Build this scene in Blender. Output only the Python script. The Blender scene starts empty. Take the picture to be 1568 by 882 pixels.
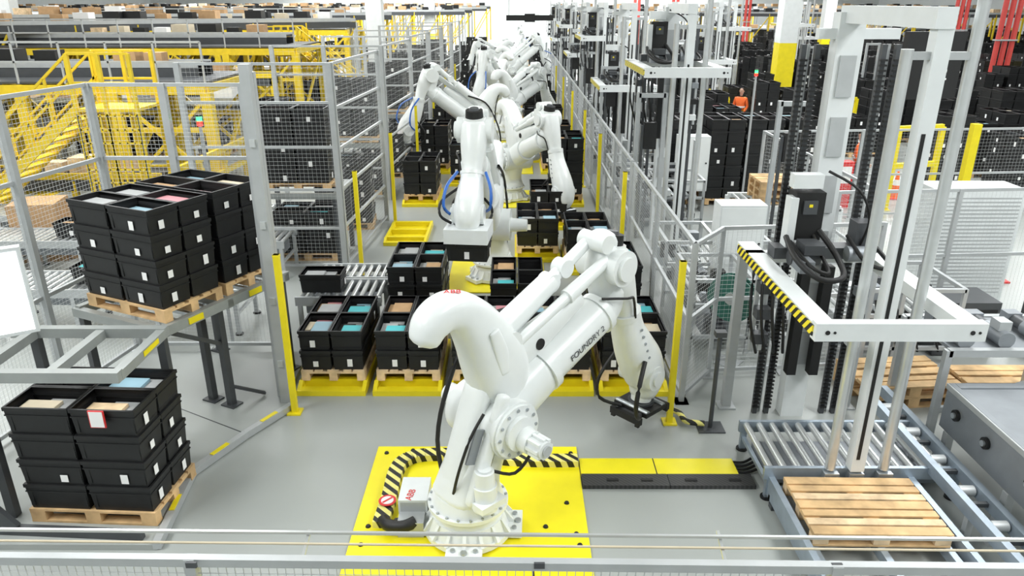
import bpy, math, random
from mathutils import Vector, Matrix
random.seed(7)
SC=bpy.context.scene
try:
    SC.view_settings.view_transform='Standard'
except Exception: pass

# ---------------- materials ----------------
def mat(name,c,rough=.5,metal=0.,var=.06,nscale=6.,emit=0.):
    m=bpy.data.materials.new(name); m.use_nodes=True
    nt=m.node_tree; b=nt.nodes['Principled BSDF']
    b.inputs['Roughness'].default_value=rough; b.inputs['Metallic'].default_value=metal
    tc=nt.nodes.new('ShaderNodeTexCoord'); n=nt.nodes.new('ShaderNodeTexNoise')
    n.inputs['Scale'].default_value=nscale; n.inputs['Detail'].default_value=3
    nt.links.new(tc.outputs['Object'],n.inputs['Vector'])
    r=nt.nodes.new('ShaderNodeValToRGB')
    r.color_ramp.elements[0].position=.3; r.color_ramp.elements[1].position=.7
    r.color_ramp.elements[0].color=[max(0,x*(1-var)) for x in c]+[1]
    r.color_ramp.elements[1].color=[min(1,x*(1+var)) for x in c]+[1]
    nt.links.new(n.outputs['Fac'],r.inputs['Fac']); nt.links.new(r.outputs['Color'],b.inputs['Base Color'])
    if emit:
        b.inputs['Emission Color'].default_value=list(c)+[1]; b.inputs['Emission Strength'].default_value=emit
    return m
def stripe(name,c1,c2,vec,rough=.5):
    m=mat(name,c1,rough); nt=m.node_tree; b=nt.nodes['Principled BSDF']
    tc=nt.nodes.new('ShaderNodeTexCoord'); d=nt.nodes.new('ShaderNodeVectorMath'); d.operation='DOT_PRODUCT'
    d.inputs[1].default_value=vec; nt.links.new(tc.outputs['Object'],d.inputs[0])
    f=nt.nodes.new('ShaderNodeMath'); f.operation='FRACT'; nt.links.new(d.outputs['Value'],f.inputs[0])
    g=nt.nodes.new('ShaderNodeMath'); g.operation='GREATER_THAN'; g.inputs[1].default_value=.5; nt.links.new(f.outputs[0],g.inputs[0])
    x=nt.nodes.new('ShaderNodeMix'); x.data_type='RGBA'; nt.links.new(g.outputs[0],x.inputs['Factor'])
    x.inputs['A'].default_value=list(c1)+[1]; x.inputs['B'].default_value=list(c2)+[1]
    nt.links.new(x.outputs['Result'],b.inputs['Base Color']); return m
WHITE=mat('robot_white_paint',(.74,.77,.76),.28,0,.02)
WHITE2=mat('machine_white_paint',(.68,.71,.71),.4,0,.03)
ALU=mat('aluminium_profile',(.45,.47,.475),.42,.3,.05)
STEEL=mat('galvanised_steel',(.45,.48,.50),.35,.7,.1)
SILV=mat('bright_steel_tube',(.60,.62,.62),.28,.6,.05)
WIRE=mat('fence_wire',(.55,.57,.57),.5,.1)
DGREY=mat('dark_grey_steel',(.07,.075,.08),.45,.3)
MGREY=mat('grey_sheet_metal',(.25,.27,.29),.45,.3)
BLACK=mat('black_plastic',(.0055,.006,.0065),.5,0,.3,9)
BLACKIN=mat('black_tote_inside',(.004,.004,.005),.8)
RUB=mat('black_rubber',(.006,.006,.006),.55)
YEL=mat('safety_yellow_paint',(.78,.64,.01),.42,0,.05)
YELS=mat('yellow_structural_steel',(.74,.54,.02),.45,0,.08)
YELF=mat('yellow_floor_plate',(.84,.73,.012),.35,0,.05,3)
WOOD=mat('pallet_wood',(.60,.40,.20),.75,0,.28,5)
WOOD2=mat('pallet_wood_pale',(.70,.52,.32),.75,0,.25,7)
CARD=mat('cardboard',(.45,.28,.14),.8,0,.1)
PAPER=mat('white_label',(.82,.82,.81),.6,0,.02)
TEAL=mat('teal_bag',(.04,.42,.45),.5); BLUEG=mat('blue_grey_parcel',(.26,.42,.50),.6)
PINK=mat('pink_parcel',(.55,.22,.25),.6)
CREAM=mat('cream_parcel',(.60,.52,.38),.7); GREYP=mat('grey_parcel',(.33,.34,.34),.6)
RED=mat('red_paint',(.62,.03,.03),.45); REDP=mat('red_pipe',(.60,.07,.06),.4)
GREEN=mat('green_reel',(.03,.13,.10),.4)
BLUE=mat('blue_hose',(.02,.12,.45),.4); ORG=mat('hi_vis_orange',(.90,.16,.03),.7); NAVY=mat('navy_trousers',(.02,.03,.06),.8)
SKIN=mat('skin',(.55,.33,.24),.6); HAIR=mat('dark_hair',(.02,.014,.01),.7)
SCREEN=mat('screen_glow',(.95,.97,1.),.3,0,.01,2,1.1)
LEDR=mat('red_led',(1,.03,.02),.3,0,0,2,3); LEDG=mat('green_led',(.05,1,.2),.3,0,0,2,3)
HAZ=stripe('hazard_chevron',(.85,.70,.02),(.01,.01,.01),(9,9,9))
HAZW=stripe('hazard_chevron_hose',(.80,.74,.22),(.012,.012,.012),(7.5,7.5,3))
CHK=stripe('ribbed_black_ramp',(.025,.025,.025),(.05,.05,.05),(22,22,0))
WALLM=mat('painted_wall',(.70,.72,.72),.7,0,.02,.3); CEIL=mat('ceiling_panel',(.75,.76,.76),.8,0,.02,.3)
# floor
FLOOR=mat('sealed_concrete',(.34,.36,.345),.33,0,.05,.6)
nt=FLOOR.node_tree; n2=nt.nodes.new('ShaderNodeTexNoise'); n2.inputs['Scale'].default_value=3.5; n2.inputs['Detail'].default_value=4
mr=nt.nodes.new('ShaderNodeMapRange'); mr.inputs['To Min'].default_value=.24; mr.inputs['To Max'].default_value=.38
nt.links.new(nt.nodes['Texture Coordinate'].outputs['Object'],n2.inputs['Vector'])
nt.links.new(n2.outputs['Fac'],mr.inputs['Value']); nt.links.new(mr.outputs[0],nt.nodes['Principled BSDF'].inputs['Roughness'])

# ---------------- mesh builder ----------------
class MB:
    def __init__(s): s.v=[];s.f=[];s.mi=[];s.sm=[];s.mats=[];s.T=Matrix.Identity(4)
    def add(s,vs,fs,m,smooth=False):
        if m not in s.mats: s.mats.append(m)
        k=s.mats.index(m); o=len(s.v); T=s.T
        s.v+= [tuple(T@Vector(p)) for p in vs]
        for f in fs: s.f.append([i+o for i in f]); s.mi.append(k); s.sm.append(smooth)
    def box(s,x0,x1,y0,y1,z0,z1,m):
        s.add([(x0,y0,z0),(x1,y0,z0),(x1,y1,z0),(x0,y1,z0),(x0,y0,z1),(x1,y0,z1),(x1,y1,z1),(x0,y1,z1)],
              [(0,3,2,1),(4,5,6,7),(0,1,5,4),(1,2,6,5),(2,3,7,6),(3,0,4,7)],m)
    def cb(s,c,sz,m):
        s.box(c[0]-sz[0]/2,c[0]+sz[0]/2,c[1]-sz[1]/2,c[1]+sz[1]/2,c[2]-sz[2]/2,c[2]+sz[2]/2,m)
    def fr(s,p,q):
        p=Vector(p);q=Vector(q);d=(q-p);L=d.length;d.normalize()
        up=Vector((0,0,1)) if abs(d.z)<.95 else Vector((0,1,0))
        a=d.cross(up).normalized(); b=a.cross(d); return p,q,d,a,b
    def beam(s,p,q,w,h,m):
        p,q,d,a,b=s.fr(p,q); vs=[]
        for c in(p,q):
            for i,j in((-1,-1),(1,-1),(1,1),(-1,1)): vs.append(c+a*i*w/2+b*j*h/2)
        s.add(vs,[(0,3,2,1),(4,5,6,7),(0,1,5,4),(1,2,6,5),(2,3,7,6),(3,0,4,7)],m)
    def wire(s,p,q,w,m):
        p,q,d,a,b=s.fr(p,q); vs=[]
        for c in(p,q):
            for k in range(3):
                t=k*2.0944; vs.append(c+a*math.cos(t)*w/2+b*math.sin(t)*w/2)
        s.add(vs,[(0,1,4,3),(1,2,5,4),(2,0,3,5)],m)
    def cyl(s,p,q,r,m,r1=None,n=16):
        p,q,d,a,b=s.fr(p,q); r1=r if r1 is None else r1
        A=[p+(a*math.cos(2*math.pi*i/n)+b*math.sin(2*math.pi*i/n))*r for i in range(n)]
        B=[q+(a*math.cos(2*math.pi*i/n)+b*math.sin(2*math.pi*i/n))*r1 for i in range(n)]
        s.add(A+B,[(i,(i+1)%n,n+(i+1)%n,n+i) for i in range(n)],m,True)
        s.add(A,[tuple(range(n))[::-1]],m); s.add(B,[tuple(range(n))],m)
    def tube(s,pts,r,m,n=8,sub=4):
        pts=cr([Vector(p) for p in pts],sub) if sub>1 else [Vector(p) for p in pts]
        vs=[];N=len(pts)
        for i,p in enumerate(pts):
            d=(pts[min(i+1,N-1)]-pts[max(i-1,0)]).normalized()
            up=Vector((0,0,1)) if abs(d.z)<.9 else Vector((.3,1,0)).normalized()
            a=d.cross(up).normalized(); b=a.cross(d)
            vs+=[p+(a*math.cos(2*math.pi*k/n)+b*math.sin(2*math.pi*k/n))*r for k in range(n)]
        fs=[(i*n+k,i*n+(k+1)%n,(i+1)*n+(k+1)%n,(i+1)*n+k) for i in range(N-1) for k in range(n)]
        s.add(vs,fs,m,True)
    def loft(s,path,m,yo=0,n=24,e=.85,sub=5,cap=.6):
        P=cr([Vector(p) for p in path],sub)   # (s,z,rp,rm) 4-vectors
        N=len(P); rings=[]
        def tan(i):
            d=P[min(i+1,N-1)]-P[max(i-1,0)]; d=Vector((d[0],d[1])); return d.normalized()
        def ring(c,t,rp,rm):
            nx,nz=-t[1],t[0]; o=[]
            for k in range(n):
                a=2*math.pi*k/n; ca,sa=math.cos(a),math.sin(a)
                ca=math.copysign(abs(ca)**e,ca); sa=math.copysign(abs(sa)**e,sa)
                o.append((c[0]+nx*rp*ca, yo+rm*sa, c[1]+nz*rp*ca))
            return o
        t=tan(0)
        for ang in(80,55,28):
            k=math.cos(math.radians(ang)); h=math.sin(math.radians(ang))*cap*min(P[0][2],P[0][3])
            rings.append(ring((P[0][0]-t[0]*h,P[0][1]-t[1]*h),t,P[0][2]*k,P[0][3]*k))
        for i in range(N): rings.append(ring(P[i],tan(i),P[i][2],P[i][3]))
        t=tan(N-1)
        for ang in(28,55,80):
            k=math.cos(math.radians(ang)); h=math.sin(math.radians(ang))*cap*min(P[-1][2],P[-1][3])
            rings.append(ring((P[-1][0]+t[0]*h,P[-1][1]+t[1]*h),t,P[-1][2]*k,P[-1][3]*k))
        vs=[p for r in rings for p in r]; R=len(rings)
        fs=[(i*n+k,i*n+(k+1)%n,(i+1)*n+(k+1)%n,(i+1)*n+k) for i in range(R-1) for k in range(n)]
        fs.append(tuple(range(n))[::-1]); fs.append(tuple(range((R-1)*n,R*n)))
        s.add(vs,fs,m,True)
    def mesh(s,name):
        me=bpy.data.meshes.new(name); me.from_pydata(s.v,[],s.f)
        for m in s.mats: me.materials.append(m)
        me.polygons.foreach_set('material_index',s.mi); me.polygons.foreach_set('use_smooth',s.sm)
        me.update(); return me
def cr(P,sub):
    out=[];N=len(P)
    for i in range(N-1):
        a,b,c,d=P[max(i-1,0)],P[i],P[i+1],P[min(i+2,N-1)]
        for k in range(sub):
            t=k/sub
            out.append(.5*((2*b)+(c-a)*t+(2*a-5*b+4*c-d)*t*t+(3*b-a-3*c+d)*t**3))
    out.append(P[-1]); return out
def put(name,me,loc=(0,0,0),rz=0,bev=0,parent=None,scale=None):
    if isinstance(me,MB): me=me.mesh(name+'_mesh')
    o=bpy.data.objects.new(name,me); SC.collection.objects.link(o)
    o.location=loc; o.rotation_euler=(0,0,rz)
    if scale: o.scale=scale
    if bev:
        b=o.modifiers.new('bevel','BEVEL'); b.width=bev; b.segments=2; b.limit_method='ANGLE'; b.angle_limit=math.radians(50)
    if parent: o.parent=parent
    return o

# ---------------- room ----------------
b=MB(); b.box(-60,60,-10,130,-.2,0,FLOOR); put('floor',b)
b=MB(); b.box(-60,60,-10,130,11,11.2,CEIL); put('ceiling',b)
b=MB(); b.box(-60,60,130,130.3,0,11,WALLM); put('wall_far',b)
b=MB(); b.box(-60,60,-10.3,-10,0,11,WALLM); put('wall_back',b)
b=MB(); b.box(-60.3,-60,-10,130,0,11,WALLM); put('wall_left',b)
b=MB(); b.box(60,60.3,-10,130,0,11,WALLM); put('wall_right',b)
fx=MB(); fx.box(-2,2,-5,5,.05,.2,WHITE2); fxm=fx.mesh('light_housing')
for Y in (2,17,34,54,76,100,120):
    for X in(-27,-9,9,27):
        put('ceiling_light_fitting',fxm,(X,Y,10.8))
        L=bpy.data.lights.new('lamp','AREA'); L.shape='RECTANGLE'; L.size=4; L.size_y=10
        L.energy=1720*(1 if Y<20 else 1.25 if Y<40 else 2.0); L.color=(.985,1,1.0)
        o=bpy.data.objects.new('ceiling_lamp',L); SC.collection.objects.link(o); o.location=(X,Y,10.7)

# ---------------- pallet / totes ----------------
def pallet(M,x=0,y=0,z=0,m=None):
    m=m or WOOD
    for yy,w in((-.327,.145),(-.18,.10),(0,.145),(.18,.10),(.327,.145)):
        M.box(x-.6,x+.6,y+yy-w/2,y+yy+w/2,z+.122,z+.144,m)
    for xx in(-.527,0,.527):
        M.box(x+xx-.072,x+xx+.072,y-.4,y+.4,z+.1,z+.1215,m)
        for yy in(-.35,0,.35): M.box(x+xx-.07,x+xx+.07,y+yy-.05,y+yy+.05,z+.022,z+.1,m)
    for yy in(-.35,0,.35): M.box(x-.6,x+.6,y+yy-.05,y+yy+.05,z,z+.0215,m)
TH=.268
def tote(M,x,y,z,L=.6,W=.4,op=True,content=None,lab=.85):
    H=TH; a,bb=L*.455,W*.44; c,d=L*.48,W*.47
    vs=[(x-a,y-bb,z),(x+a,y-bb,z),(x+a,y+bb,z),(x-a,y+bb,z),(x-c,y-d,z+H-.03),(x+c,y-d,z+H-.03),(x+c,y+d,z+H-.03),(x-c,y+d,z+H-.03)]
    M.add(vs,[(0,3,2,1),(0,1,5,4),(1,2,6,5),(2,3,7,6),(3,0,4,7)],BLACK)
    e,f=L*.494,W*.492; t=.02
    for zz,h,k in((z+H-.035,.035,0),(z+H-.085,.012,.004)):
        ee,ff=e-k,f-k
        M.box(x-ee,x+ee,y-ff,y-ff+t,zz,zz+h,BLACK);M.box(x-ee,x+ee,y+ff-t,y+ff,zz,zz+h,BLACK)
        M.box(x-ee,x-ee+t,y-ff+t,y+ff-t,zz,zz+h,BLACK);M.box(x+ee-t,x+ee,y-ff+t,y+ff-t,zz,zz+h,BLACK)
    for sx in(-1,1):   # corner ribs
        for sy in(-1,1):
            M.box(x+sx*(c-.035)-.018,x+sx*(c-.035)+.018,y+sy*(d-.008)-.006,y+sy*(d-.008)+.006,z+.03,z+H-.085,BLACK)
    if op:
        i,j=e-t,f-t; zb=z+.03
        vs=[(x-i,y-j,zb),(x+i,y-j,zb),(x+i,y+j,zb),(x-i,y+j,zb),(x-i,y-j,z+H),(x+i,y-j,z+H),(x+i,y+j,z+H),(x-i,y+j,z+H)]
        M.add(vs,[(0,1,2,3),(0,4,5,1),(1,5,6,2),(2,6,7,3),(3,7,4,0)],BLACKIN)
        if content:
            zc=z+random.uniform(.17,.235)
            M.box(x-i*.9,x+i*random.uniform(.0,.6),y-j*.85,y+j*random.uniform(.3,.85),zb,zc,content)
            M.box(x+i*.62,x+i*.95,y-j*.6,y+j*.5,zb,zc-.05,random.choice([CREAM,GREYP,BLACK,CARD,PINK,BLUEG]))
            M.box(x-i*.3,x+i*.6,y-j*.2,y+j*.9,zb,zc-.03,random.choice([CREAM,GREYP,GREYP,BLACK,CARD,BLUEG]))
    for sg in(-1,1):
        u=random.uniform(-.04,.12)
        if random.random()<lab:
            yy=y+sg*(d+.004); M.box(x+u*sg*-1-.034,x+u*sg*-1+.034,min(yy,yy+sg*.002),max(yy,yy+sg*.002),z+.04,z+random.uniform(.11,.15),PAPER)
        if random.random()<lab:
            xx=x+sg*(c+.004); u=random.uniform(-.05,.06)
            M.box(min(xx,xx+sg*.002),max(xx,xx+sg*.002),y+u-.032,y+u+.032,z+.05,z+random.uniform(.12,.16),PAPER)
CONT=[CARD,CREAM,BLUEG,BLUEG,GREYP,GREYP,CREAM,PINK,WOOD2,TEAL,None,None,None]
def stackmesh(layers,z0=0,wood=None,pal=True,first=None,lab=.8):
    M=MB()
    if pal: pallet(M,z=z0,m=wood)
    z=z0+(.146 if pal else 0)
    for k in range(layers):
        for i in(-.3,.3):
            for j in(-.2,.2):
                top=k==layers-1
                tote(M,i+random.uniform(-.004,.004),j,z+k*TH,op=top,content=(first or random.choice(CONT)) if top else None,lab=lab)
                if top: first=None
    return M.mesh('pallet_of_totes_mesh')
ST4=[stackmesh(4) for _ in range(3)]; ST5=[stackmesh(5,lab=.4) for _ in range(3)]; ST2=[stackmesh(2,wood=WOOD2) for _ in range(4)]; ST3=[stackmesh(3,lab=.6) for _ in range(2)]
ST7=[stackmesh(7,lab=.25) for _ in range(2)]; ST6=[stackmesh(6,lab=.25) for _ in range(2)]; ST2T=[stackmesh(2,first=TEAL,wood=WOOD2)]
PM=MB(); pallet(PM); PALM=PM.mesh('pallet_mesh')
def stk(kind,x,y,z=0,rz=0): return put('pallet_of_black_totes',random.choice(kind),(x,y,z),rz)

# ---------------- fence ----------------
def fence(name,pts,z0,z1,sp=.05,pw=.06,mids=(),wire=.0035,postm=None,pstep=None,m=None):
    M=MB(); m=m or ALU
    for a,c in zip(pts[:-1],pts[1:]):
        a=Vector((a[0],a[1],0));c=Vector((c[0],c[1],0));L=(c-a).length;d=(c-a)/L
        for z in(z0+.1,z1-.02)+tuple(mids): M.beam(a+Vector((0,0,z)),c+Vector((0,0,z)),.04,.045,m)
        n=int(L/sp)
        for i in range(1,n):
            p=a+d*(i*L/n); M.wire(p+Vector((0,0,z0+.1)),p+Vector((0,0,z1-.03)),wire,WIRE)
        k=int((z1-z0)/sp)
        for i in range(1,k):
            z=Vector((0,0,z0+.1+i*(z1-z0-.12)/k)); M.wire(a+z,c+z,wire,WIRE)
        ns=max(1,int(round(L/(pstep or L))))
        for i in range(ns): p=a+d*(i*L/ns); M.cb((p.x,p.y,(z0+z1)/2),(pw,pw,z1-z0),m); M.cb((p.x,p.y,z0+.008),(.16,.16,.016),m)
    p=pts[-1]; M.cb((p[0],p[1],(z0+z1)/2),(pw,pw,z1-z0),m)
    return put(name,M)
# near fence under camera
fence('wire_mesh_fence',[(-3.2,2.78),(-1.52,2.76),(1.5,2.72),(3.2,2.7)],0,2.165,.04,.05,(1.1,),.005)
M=MB(); M.beam((-3.3,2.93,2.19),(3.3,2.85,2.19),.014,.014,SILV); M.tube([(-3.3,2.88,2.165),(0,2.84,2.165),(3.3,2.8,2.165)],.006,CREAM)
for x in(-3,-1,1,3): M.beam((x,2.76,2.13),(x,2.93,2.18),.015,.015,SILV)
for x in(-1.5,.12,1.5): M.cb((x,2.72,2.155),(.05,.012,.03),DGREY)
put('fence_cable_rail',M)
# left cell fence
fence('wire_mesh_fence',[(-5.9,4.6),(-5.45,7.9),(-5.22,9.25),(-4.3,9.25),(-3.2,9.25)],0.06,3.67,.05,.085,(2.75,1.4),.0035)
fence('wire_mesh_fence',[(-3.2,9.27),(-2.86,8.0)],0.06,3.8,.06,.09,(2.9,1.9),.003)
for i,y in enumerate((12.7,17.8,22.7,27.4,32.4,37.4)):
    sp=.07 if i==0 else .12
    fence('wire_mesh_fence',[(-5.6,y),(-4.4,y),(-3.08,y)],0.,3.65,sp,.09,(3.0,2.25,1.5,.8),.003)
    fence('wire_mesh_fence',[(-3.06,y+.05),(-2.85,y+3.3)],0,3.65,sp,.09,(2.9,2.2,1.5,.8),.003)
# right cell fence
fence('wire_mesh_fence',[(2.06,7.95),(2.04,12.4)],0,2.05,.05,.06,(1.1,),.003,pstep=2.2)
fence('wire_mesh_fence',[(2.04,12.6),(2.0,45)],0,2.05,.12,.06,(1.1,),.004,pstep=2.2)
fence('wire_mesh_fence',[(2.06,7.95),(2.55,8.6),(4.6,8.8)],0,2.05,.06,.05,(1.1,),.003,pstep=1.2)
fence('wire_mesh_fence',[(5.4,11),(5.4,16),(12,16.5)],0,2.0,.08,.06,(1.,),.003,pstep=2)
fence('wire_mesh_fence',[(4.6,10.2),(10,10.6)],0,2.1,.06,.06,(1.1,),.003,pstep=1.8)
# main tall corner post
M=MB(); M.cb((0,0,2.0),(.11,.1,4.0),ALU); M.cb((0,0,.01),(.2,.2,.02),ALU)
for z in(.6,1.4,2.3,3.2): M.cb((.0,-.06,z),(.06,.02,.08),SILV)
put('fence_corner_post',M,(-2.76,7.84,0))
# cell floor platform
M=MB(); P=[(-3.2,5.3),(-3.33,6.42),(-3.02,7.12),(-2.68,7.75),(-2.8,7.93),(-2.86,9.2),(-5.3,9.2),(-5.8,5.3)]
n=len(P); M.add([(x,y,0.001) for x,y in P]+[(x,y,.06) for x,y in P],[tuple(range(n,2*n))]+[(i,(i+1)%n,n+(i+1)%n,n+i) for i in range(n)],FLOOR)
for a,c in zip(P[:3],P[1:4]):
    M.beam((a[0],a[1],.05),(c[0],c[1],.05),.07,.08,ALU)
    m1=(Vector(a)*.5+Vector(c)*.5); dd=(Vector(c)-Vector(a)).normalized()*.12
    M.beam((m1.x-dd.x,m1.y-dd.y,.055),(m1.x+dd.x,m1.y+dd.y,.055),.05,.084,YEL)
for k in(1,2): M.beam((P[k][0],P[k][1],.058),(P[k][0]-1.6,P[k][1]+.9,.058),.012,.01,DGREY)
put('cell_floor_platform',M)

# light curtain posts
M=MB(); M.cb((0,0,1.0),(.065,.065,2.0),YEL); M.cb((0.0,.034,1.05),(.03,.006,1.7),RUB); M.cb((0,0,.01),(.16,.16,.02),YEL); M.cb((0,0,1.985),(.07,.07,.03),YEL)
pm=M.mesh('light_curtain')
for y in(7.68,11.95,15.7,20,24.5,29,34): put('light_curtain_post',pm,(-2.62,y,0))
for y in(7.47,11.9,15.6,19.2,23.5,28,33): put('light_curtain_post',pm,(1.82,y,0))

# ---------------- industrial robot ----------------
def robot(lift=0,fold=1.0,tote_on=False):
    M=MB()
    def D(s,z):
        t=max(0,min(1,(s-.35)/1.45))
        if fold<1 and s>1.95 and z<1.75: z=1.75-(1.75-z)*fold
        return (s,z+lift*t)
    def lf(path,yo=0,**k): M.loft([(*D(p[0],p[1]),p[2],p[3]) for p in path],WHITE,yo=yo,**k)
    def cy(s,z,y0,y1,r,m=WHITE,r1=None,n=28): s,z=D(s,z); M.cyl((s,y0,z),(s,y1,z),r,m,r1,n)
    # foot
    M.cyl((0,0,.02),(0,0,.075),.41,WHITE,.41,36)
    for k in range(4):
        a=math.pi/4+k*math.pi/2; c,s_=math.cos(a),math.sin(a)
        M.beam((c*.25,s_*.25,.05),(c*.50,s_*.50,.05),.32,.062,WHITE)
        M.cyl((c*.46,s_*.46,.08),(c*.46,s_*.46,.1),.03,STEEL)
        for q in(-.1,.1): M.cyl((c*.43-s_*q,s_*.43+c*q,.08),(c*.43-s_*q,s_*.43+c*q,.1),.022,STEEL)
    M.cyl((0,0,.075),(0,0,.20),.38,WHITE,.335,36); M.cyl((0,0,.2),(0,0,.30),.32,WHITE,.30,36)
    for k in range(16):
        a=k*math.pi/8; c,s_=math.cos(a),math.sin(a); M.beam((c*.32,s_*.32,.19),(c*.405,s_*.405,.07),.03,.06,WHITE)
    M.cyl((0,0,.30),(0,0,.335),.37,WHITE,.37,36); M.cyl((0,0,.335),(0,0,.45),.34,WHITE,.30,36)
    for k in range(20):
        a=k*math.pi/10; M.cyl((math.cos(a)*.35,math.sin(a)*.35,.335),(math.cos(a)*.35,math.sin(a)*.35,.35),.013,STEEL,n=6)
    # rotating frame
    lf([(0.0,.42,.30,.29),(.04,.6,.25,.25),(.15,.82,.24,.22),(.28,1.06,.25,.20)],e=.75)
    lf([(-.15,.46,.12,.17),(-.09,.75,.085,.15),(.03,1.1,.08,.14),(.16,1.42,.09,.14)],e=.6)
    lf([(-.13,.48,.09,.05),(-.02,.82,.065,.05),(.12,1.15,.065,.05),(.22,1.4,.06,.05)],yo=-.25,e=.6)
    M.beam((-.13,-.20,.85),(-.01,-.20,1.15),.02,.10,MGREY)
    M.beam((.02,-.24,.75),(.12,-.24,1.0),.03,.07,DGREY)
    # axis 1 motor
    M.cyl((-.05,-.30,.42),(-.05,-.30,.66),.115,WHITE,.11,24); M.cyl((-.05,-.30,.66),(-.05,-.30,.80),.095,WHITE,.085,24); M.cyl((-.05,-.30,.80),(-.05,-.30,.82),.06,WHITE2)
    M.cb((-.05,-.3,.5),(.28,.26,.06),WHITE)
    # shoulder hub and motors
    hs,hz=.30,1.06
    cy(hs,hz,-.32,.34,.27,n=36); cy(hs,hz,-.35,-.32,.25,n=36); cy(hs,hz,-.40,-.35,.16)
    for k in range(12):
        a=k*math.pi/6; M.cyl((hs+.215*math.cos(a),-.362,hz+.215*math.sin(a)),(hs+.215*math.cos(a),-.35,hz+.215*math.sin(a)),.016,STEEL,n=6)
    M.cyl((hs+.04,-.38,hz-.06),(hs+.04,-.50,hz-.06),.12,WHITE,.11,24)
    for k in range(8):
        a=k*math.pi/4; M.cb((hs+.04+.085*math.cos(a),-.56,hz-.06+.085*math.sin(a)),(.03,.16,.03),WHITE)
    M.cyl((hs+.04,-.50,hz-.06),(hs+.04,-.66,hz-.06),.085,WHITE2,.08,20); M.cyl((hs+.04,-.66,hz-.06),(hs+.04,-.68,hz-.06),.05,ALU)
    M.cyl((hs,.33,hz),(hs,.62,hz),.12,WHITE,.1,24)
    # curved rear casting
    lf([(-.40,2.07,.12,.13),(-.34,2.17,.145,.15),(-.22,2.235,.155,.16),(-.07,2.22,.165,.17),(.07,2.10,.20,.185),(.19,1.92,.245,.205),(.29,1.72,.29,.22),(.37,1.52,.30,.23),(.42,1.32,.26,.22)],e=.8)
    M.loft([(.16,2.02,.05,.02),(.24,1.8,.07,.02),(.28,1.6,.05,.02)],WHITE,yo=-.21)
    def P3(s,z,y=0): s,z=D(s,z); return (s,y,z)
    # main tube (lower arm)
    lf([(.36,1.12,.25,.22),(.60,1.24,.25,.23),(.84,1.345,.235,.22)],yo=-.03)
    M.cyl(P3(.86,1.355,-.03),P3(.93,1.385,-.03),.25,WHITE,.25,36)
    M.cyl(P3(.93,1.385,-.03),P3(1.66,1.69,-.03),.215,WHITE,.20,36)
    M.cyl(P3(1.64,1.68,-.03),P3(1.71,1.71,-.03),.22,WHITE,.215,36)
    lf([(1.70,1.70,.19,.18),(1.80,1.76,.17,.17),(1.84,1.9,.14,.16)],yo=-.02)
    # web plate between tube and rod with oval hole
    lf([(.50,1.60,.19,.12),(.80,1.70,.16,.11),(1.10,1.82,.12,.10),(1.38,1.93,.08,.08)],yo=-.02)
    s_,z_=D(.78,1.68); M.cyl((s_,-.137,z_),(s_,-.128,z_),.055,RUB,n=24)
    # upper rods
    M.cyl(P3(.47,1.84,.07),P3(1.10,2.16,.07),.125,WHITE,.105,24); M.cyl(P3(1.08,2.15,.07),P3(1.64,2.45,.07),.065,WHITE,.06,20)
    M.cyl(P3(.5,1.76,-.1),P3(1.2,2.05,-.1),.05,WHITE); M.cyl(P3(1.15,2.03,-.1),P3(1.72,2.27,-.1),.075,WHITE,.055)
    cy(.42,1.82,-.17,.19,.1)
    for s0,z0 in((1.08,2.15),(1.26,2.25)): cy(s0,z0,0,.14,.088)
    # elbow
    lf([(1.84,1.76,.14,.15),(1.78,1.95,.14,.15),(1.76,2.15,.17,.17),(1.82,2.32,.15,.16)])
    cy(1.64,2.44,-.16,.16,.09); cy(1.81,2.18,-.25,.25,.18,n=32); cy(1.81,2.18,-.29,-.25,.12)
    lf([(1.60,2.44,.075,.12),(1.75,2.45,.09,.12),(1.90,2.31,.09,.12)])
    M.cyl(P3(1.855,2.29,0),P3(1.868,2.37,0),.165,WHITE,.155,24)
    M.cyl(P3(1.86,2.35,0),P3(1.88,2.47,0),.13,RUB,.12,24); M.cyl(P3(1.88,2.47,0),P3(1.885,2.50,0),.07,DGREY,.06,20)
    # forearm
    lf([(1.86,2.22,.20,.19),(1.96,2.02,.19,.185),(2.07,1.78,.155,.155),(2.15,1.56,.125,.13)])
    M.cyl(P3(2.15,1.58),P3(2.17,1.51),.17,WHITE,.17,28)
    lf([(2.17,1.52,.155,.155),(2.23,1.33,.18,.165),(2.36,1.08,.23,.19),(2.51,.84,.255,.20),(2.60,.62,.225,.185),(2.58,.46,.15,.15)])
    cy(2.52,.72,-.22,.22,.14); cy(2.52,.72,-.25,-.22,.085)
    for k in range(5): cy(2.24+.035*k,1.38-.09*k,-.18-.005*k,-.17,.016,STEEL,n=8)
    M.cyl(P3(2.56,.46),P3(2.55,.37),.12,WHITE,.115,24); M.cyl(P3(2.55,.37),P3(2.55,.34),.15,DGREY,.15,24)
    # gripper
    gs,gz=D(2.54,.34)
    M.cb((gs,0,gz-.03),(.36,.46,.05),RUB); M.cb((gs,0,gz-.065),(.5,.3,.04),DGREY)
    for sx in(-1,1):
        M.cb((gs+sx*.25,0,gz-.08),(.05,.42,.08),RUB); M.cyl((gs+sx*.14,-.22,gz-.01),(gs+sx*.14,.22,gz-.01),.03,STEEL)
        for yy in(-.17,.17): M.cb((gs+sx*.26,yy,gz-.13),(.03,.05,.04),RUB)
    # hoses
    M.tube([P3(2.3,1.0,-.2),P3(2.12,.8,-.28),P3(2.06,.55,-.3),P3(2.2,.36,-.24),P3(2.4,.30,-.12)],.025,RUB)
    M.tube([P3(2.3,1.0,.19),P3(2.1,.7,.26),P3(2.12,.45,.25),P3(2.35,.31,.12)],.02,RUB)
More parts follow.
